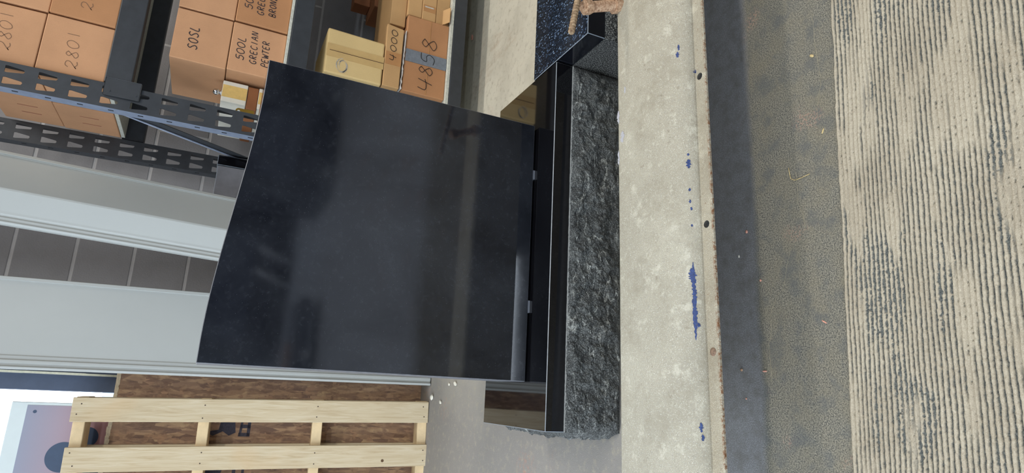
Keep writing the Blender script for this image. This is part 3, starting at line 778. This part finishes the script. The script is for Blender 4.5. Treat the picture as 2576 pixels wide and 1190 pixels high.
for q_ in range(9):
    t = q_*.7; pts = [(1.187+.030*math.cos(t+s_*.5)*(1-.04*q_), .586+.024*math.sin(t+s_*.5)*(1-.06*q_)) for s_ in range(7)]
    prev = None
    for (px, pz) in pts:
        cur = (m.b.verts.new((px, 2.2625, pz)), m.b.verts.new((px+.0016, 2.2625, pz+.0018)))
        if prev: m.b.faces.new((prev[0], prev[1], cur[1], cur[0]))
        prev = cur
m.obj('scuff_mark', M_torn, l)
for (x0, z0, z1, dy, lab, mt) in [(1.440, .3545, .417, .03, 'top small carton of the stack right of the 4000 box', M_card3), (1.493, .294, .3535, .012, 'second carton from the top in the stack right of the 4858 box', M_card3),
                            (1.490, .2335, .293, .010, 'third carton from the top in the stack right of the 4858 box, torn front', M_card3), (1.491, ZB, .2325, .014, 'bottom carton of the stack right of the 4858 box, with an open flap', M_card3)]:
    o = carton('small_carton', lab, x0, x0+.30, 2.258+dy, 2.58, z0, z1, mt, G3, seam=False)
    if 'torn' in lab:
        patch(o, 'torn_tape', M_clear, 1.53, 1.56, z0+.004, z1-.004, 2.258+dy, 'torn brown tape', .002); patch(o, 'torn_patch', M_torn, 1.548, 1.554, z0+.012, z1-.01, 2.2575+dy, None, .003)
    if 'flap' in lab:
        m = MB(); m.prism([(2.258+dy, .2), (2.258+dy-.035, .181), (2.258+dy-.035, .1835), (2.258+dy, .203)], 1.492, 1.56, 'x'); m.obj('open_flap', M_card3, o)
carton('small_carton', 'dim cardboard box high at the back of the bottom shelf', 1.752, 2.0, 2.70, 2.78, .43, .505, M_brownbox, G3, seam=False)
carton('cardboard_box', 'dark cardboard box at the back of the bottom shelf, under the dim small carton', 1.70, 2.05, 2.60, 2.78, ZB, .429, M_brownbox, G3, seam=False)

# ------------------------------------------------------------------ leaning white panels
def leaning(name, label, prof, length, loc, lean, side, cat, mats):
    """cross-section (x, y) extruded up, leaned back and sideways"""
    m = MB().prism(prof, 0, length, 'z'); m.bevel(.0012, 1, angle=.5)
    o = m.obj(name, mats); o.location = loc; o.rotation_euler = (-lean, side, 0)
    return tag(o, label, cat)
W = .318
prof = [(0, .0), (.009, -.004), (.012, .004), (.020, .004), (.022, .001), (.032, .001), (.034, .006), (.046, .006), (.049, .009), (W-.012, .009), (W-.012, .003), (W, .003), (W, .032), (0, .032)]
leaning('white_panel', 'tall white panel with ridged left edge, between the tablet and the strand board', prof, 2.55, (.021, 2.655, .004), .06, -.010, 'panel', [M_vinyl])
prof = [(0, .022), (.006, .014), (.012, .018), (.020, .016), (.024, .020), (.030, .014), (.038, .012), (.100, -.012), (.106, -.012), (.228, .060), (.230, .052), (.241, .058), (.241, .086), (.118, .022), (.1, .020), (0, .05)]
leaning('white_panel', 'narrower white panel folded into two faces, leaning behind the tablet', prof, 2.6, (.3575, 2.345, .012), .02, .055, 'panel', [M_vinyl])
# black stone block behind the tablet, its grey reflection painted as base colour
m = MB().box(.655, .785, 2.505, 2.60, 0, .9570); m.bevel(.002, 1, 1)
tag(m.obj('granite_block', [flat('grey_reflection_granite', (112, 111, 114), .3, var=.22, scale=14), M_arris]), 'black stone block with its grey reflection as flat colour, standing behind the tablet, beside the folded white panel', 'stone block')
m = MB().box(.788, .828, 2.508, 2.60, 0, .960); m.bevel(.002, 1, 1)
tag(m.obj('granite_block', [M_base, M_arris]), 'narrow black polished stone block behind the tablet, between the wider block and the rack upright', 'stone block')

# ------------------------------------------------------------------ board, pallet, sign
LEAN = .122
osb = MB(); osb.box(-1.25, .15, 0, .012, 0, 1.195)
o = osb.obj('strand_board', [M_osb, M_osb_edge]); o.location = (0, 2.785, .001); o.rotation_euler = (-LEAN, 0, 0)
for p in o.data.polygons:
    if p.normal.z > .9 or p.normal.x > .9: p.material_index = 1
tag(o, 'brown strand board sheet leaning behind the wooden pallet', 'board')
m = MB(); rr = random.Random(3)                        # splintered top edge, doorway light painted in as a pale tone
x = -1.25
while x < .15:
    w = rr.uniform(.008, .02); m.box(x, x+w, -.0012, .011, 1.186-rr.uniform(0, .004), 1.196+rr.uniform(0, .003)); x += w
e = m.obj('splintered_edge', M_osb_edge); e.parent = o
# stencil letters on the board, partly behind the pallet
def letter(polys):
    m = MB()
    for poly in polys: m.prism(poly, -.0008, .0002, 'y')
    e = m.obj('stencil_letter', M_stencil); e.parent = o
def ring(cx, cz, rx, rz, t, k=18):
    q = lambda a, s_: (cx+(rx-s_)*math.cos(a), cz+(rz-s_)*math.sin(a)); b = [2*math.pi*i/k for i in range(k+1)]
    return [[q(x, 0), q(y, 0), q(y, t), q(x, t)] for x, y in zip(b, b[1:])]
def solid(P): letter([P])
solid([(-.214, .825), (-.206, .842), (-.196, .838), (-.190, .806), (-.150, .800), (-.142, .775), (-.160, .748), (-.200, .742), (-.212, .766), (-.196, .790)])
letter([[(-.214, .731), (-.132, .724), (-.132, .716), (-.214, .721)], [(-.214, .731), (-.200, .731), (-.200, .690), (-.214, .690)], [(-.182, .727), (-.168, .727), (-.168, .690), (-.182, .690)], [(-.146, .727), (-.132, .724), (-.132, .690), (-.146, .690)], [(-.214, .700), (-.132, .700), (-.132, .688), (-.214, .688)]])
solid([(-.37, .84), (-.31, .84), (-.306, .80), (-.33, .77), (-.37, .78)])
letter([[(-.37, .735), (-.31, .735), (-.31, .722), (-.37, .722)], [(-.335, .723), (-.32, .723), (-.32, .69), (-.335, .69)], [(-.37, .70), (-.31, .70), (-.31, .69), (-.37, .69)]])

pal = thing('wooden_pallet', 'pale wooden shipping pallet standing on edge against the strand board', 'pallet')
PB, PP = .0855, .1735
def board(x0, yb0, yb1, name, nails=True):
    m = MB().box(-x0-PB, -x0, yb0, yb1, 0, 1.306); m.bevel(.0015, 1)
    if nails:
        for zc in (.02, .45, .868, 1.28):
            for dx in (.022, .063):
                c = Vector((-x0-dx+random.uniform(-.008, .008), yb0-.0006, zc+random.uniform(-.008, .012)))
                m.lathe(c, c+Vector((0, .001, 0)), [(0, .0024), (1, .0028)], 8, mi=1)
    o = m.obj(name, [M_wood, M_nail]); o.parent = pal; return o
for i in range(6):
    bd = board(i*PP, 0, .017, 'deck_board'); board(i*PP, .099, .116, 'back_board', False)
    if i == 1:
        m = MB().lathe((-.235, -.0006, .182), (-.235, .0003, .182), [(0, .0058), (1, .006)], 16); kn_ = m.obj('knot', M_knot); kn_.parent = bd
for zc in (.021, .4495, .868, 1.280):
    m = MB().box(-5*PP-PB-.002, .0025, .0172, .0988, zc-.0195, zc+.0195); m.bevel(.002, 1); s_ = m.obj('stringer', M_wood2); s_.parent = pal
pal.location = (-.0475, 2.657, .004); pal.rotation_euler = (-LEAN+.005, -.0265, 0)

sg = MB().box(-.95, -.108, 0, .012, 0, 1.507); sg.bevel(.002, 1)
sg = sg.obj('sign_panel', [M_sign_white]); tag(sg, 'white-edged mauve and orange sign panel standing behind the strand board at the bright doorway', 'sign')
m = MB().box(-.94, -.119, -.0012, .0002, .06, 1.458); m.obj('sign_print', M_sign, sg)
def disc(cx, cz, r, name, mat, y=-.0012):
    m = MB().tube((cx, y-.0006, cz), (cx, y+.0004, cz), r, n=48, smooth=False); m.obj(name, mat, sg)
disc(-.303, 1.318, .054, 'printed_disc', M_navy); disc(-.231, 1.252, .037, 'printed_disc', M_navy)
m = MB().prism([(-.42, 1.15), (-.285, 1.21), (-.285, 1.27), (-.42, 1.27)], -.0018, -.0008, 'y'); m.obj('printed_patch', M_navy, sg)
m = MB().prism([(-.36, 1.17), (-.286, 1.232), (-.286, 1.247), (-.36, 1.187)], -.0026, -.0016, 'y'); m.obj('printed_stripe', M_redstripe, sg)
m = MB().tube((-.142, -.0018, 1.432), (-.142, -.0008, 1.432), .006, n=16, smooth=False); m.obj('screw_hole', M_navy, sg)
sg.location = (0, 2.963, 0)

# ------------------------------------------------------------------ the shop behind the camera (seen mirrored in the polished stone)
mc = thing('machine_cabinet', 'dark shop machine cabinet mirrored in the right part of the polished tablet', 'machine', (2.6, -3.6, 0))
m = MB().box(1.75, 3.6, -4.2, -3.25, .06, 1.7); m.bevel(.02, 2); m.obj('cabinet_body', M_machine, mc)
m = MB().box(1.85, 2.5, -3.25, -3.235, .35, 1.2); m.bevel(.006, 1); m.obj('cabinet_door', M_machine2, mc)
m = MB().box(1.75, 3.6, -4.2, -3.25, 0, .06); m.obj('plinth', M_rack, mc)
for x in (1.95, 2.75):
    m = MB().box(x, x+.07, -3.25, -3.21, .05, .10); m.obj('latch', M_lightmetal, mc)
rb = thing('roller_bench', 'low dark roller bench with an orange-lit pipe mirrored at the left of the tablet', 'bench', (.1, -3.2, 0))
m = MB().box(-1.2, .75, -3.55, -3.06, .08, .20); m.bevel(.03, 3); m.obj('bench_bed', M_machine, rb)
MB().tube((-1.2, -3.2, .225), (.35, -3.2, .225), .02, n=16).obj('pipe', M_orange, rb)
for x in (-1.1, .65):
    m = MB().box(x-.04, x+.04, -3.5, -3.1, 0, .081); m.bevel(.004, 1); m.obj('leg', M_rack, rb)
m = MB().box(.22, .29, -3.064, -3.05, .05, .12); m.obj('tag_plate', M_lightmetal, rb)
bk = thing('back_machine', 'blue-grey machine housing mirrored along the top of the polished tablet', 'machine', (.9, -6, 0))
m = MB().box(.2, 2.3, -7.0, -6.0, .2, 1.15); m.bevel(.03, 2); m.obj('housing', M_machine, bk)
m = MB().box(.5, 1.9, -6.0, -5.985, .45, .95); m.bevel(.005, 1); m.obj('access_panel', M_machine2, bk)
m = MB().box(.2, 2.3, -7.0, -6.0, 0, .2); m.obj('plinth', M_rack, bk)
for i, x in enumerate((1.28, 1.58)):
    m = MB().tube((x-.1, -5.6, .0), (x+.1, -5.75, .42), .035, n=14); m.obj('strut', M_lightmetal, bk)

# ------------------------------------------------------------------ light
w = bpy.data.worlds.new('sky'); sc.world = w; w.use_nodes = True
bg = w.node_tree.nodes['Background']; bg.inputs[0].default_value = (.80, .90, 1.0, 1); bg.inputs[1].default_value = 4.6
def area(name, loc, rot, sx, sy, power, color):
    l = bpy.data.lights.new(name, 'AREA'); l.shape = 'RECTANGLE'; l.size = sx; l.size_y = sy; l.energy = power; l.color = color
    o = bpy.data.objects.new(name, l); col.objects.link(o); o.location = loc; o.rotation_euler = rot; return o
area('ceiling_strip_or_fill', (1.4, -.6, 4.1), (0, 0, 0), 3.0, .4, 106, (1.0, .95, .86))
area('ceiling_strip_or_fill', (2.6, 1.9, 4.1), (0, 0, 0), 2.4, .3, 72, (1.0, .95, .86))
area('ceiling_strip_or_fill', (.7, -3.6, 4.1), (0, 0, 0), 3.2, .5, 110, (.9, .95, 1.0))  # unseen fill, added to light the carton fronts and mirrored floor
area('ceiling_strip_or_fill', (.7, -7.0, 4.1), (0, 0, 0), 3.2, .5, 280, (.78, .88, 1.0))  # unseen blue fill, added to brighten the far wall mirrored in the tablet

# ------------------------------------------------------------------ camera (a phone held on its side, so the picture lies rolled by a quarter turn)
f_px = 1585.
right = Vector((.96896831, -.19893472, .14671533)); down = Vector((.04542495, -.44012828, -.89678519)); fwd = Vector((.24297527, .87562097, -.41743376))
cam = bpy.data.cameras.new('camera'); co_ = bpy.data.objects.new('camera', cam); col.objects.link(co_)
Mx = Matrix.Identity(4)
for r in range(3): Mx[r][0], Mx[r][1], Mx[r][2] = down[r], right[r], -fwd[r]
Mx.translation = Vector((0, 0, .9144)); co_.matrix_world = Mx
cam.sensor_fit = 'HORIZONTAL'; cam.sensor_width = 36; cam.lens = f_px*36/2576; cam.clip_start = .02
sc.camera = co_
sc.view_settings.view_transform = 'Standard'; sc.view_settings.look = 'None'; sc.view_settings.gamma = 1; sc.view_settings.use_curve_mapping = False
sc.view_settings.exposure = 0.0
sc.cycles.use_denoising = True
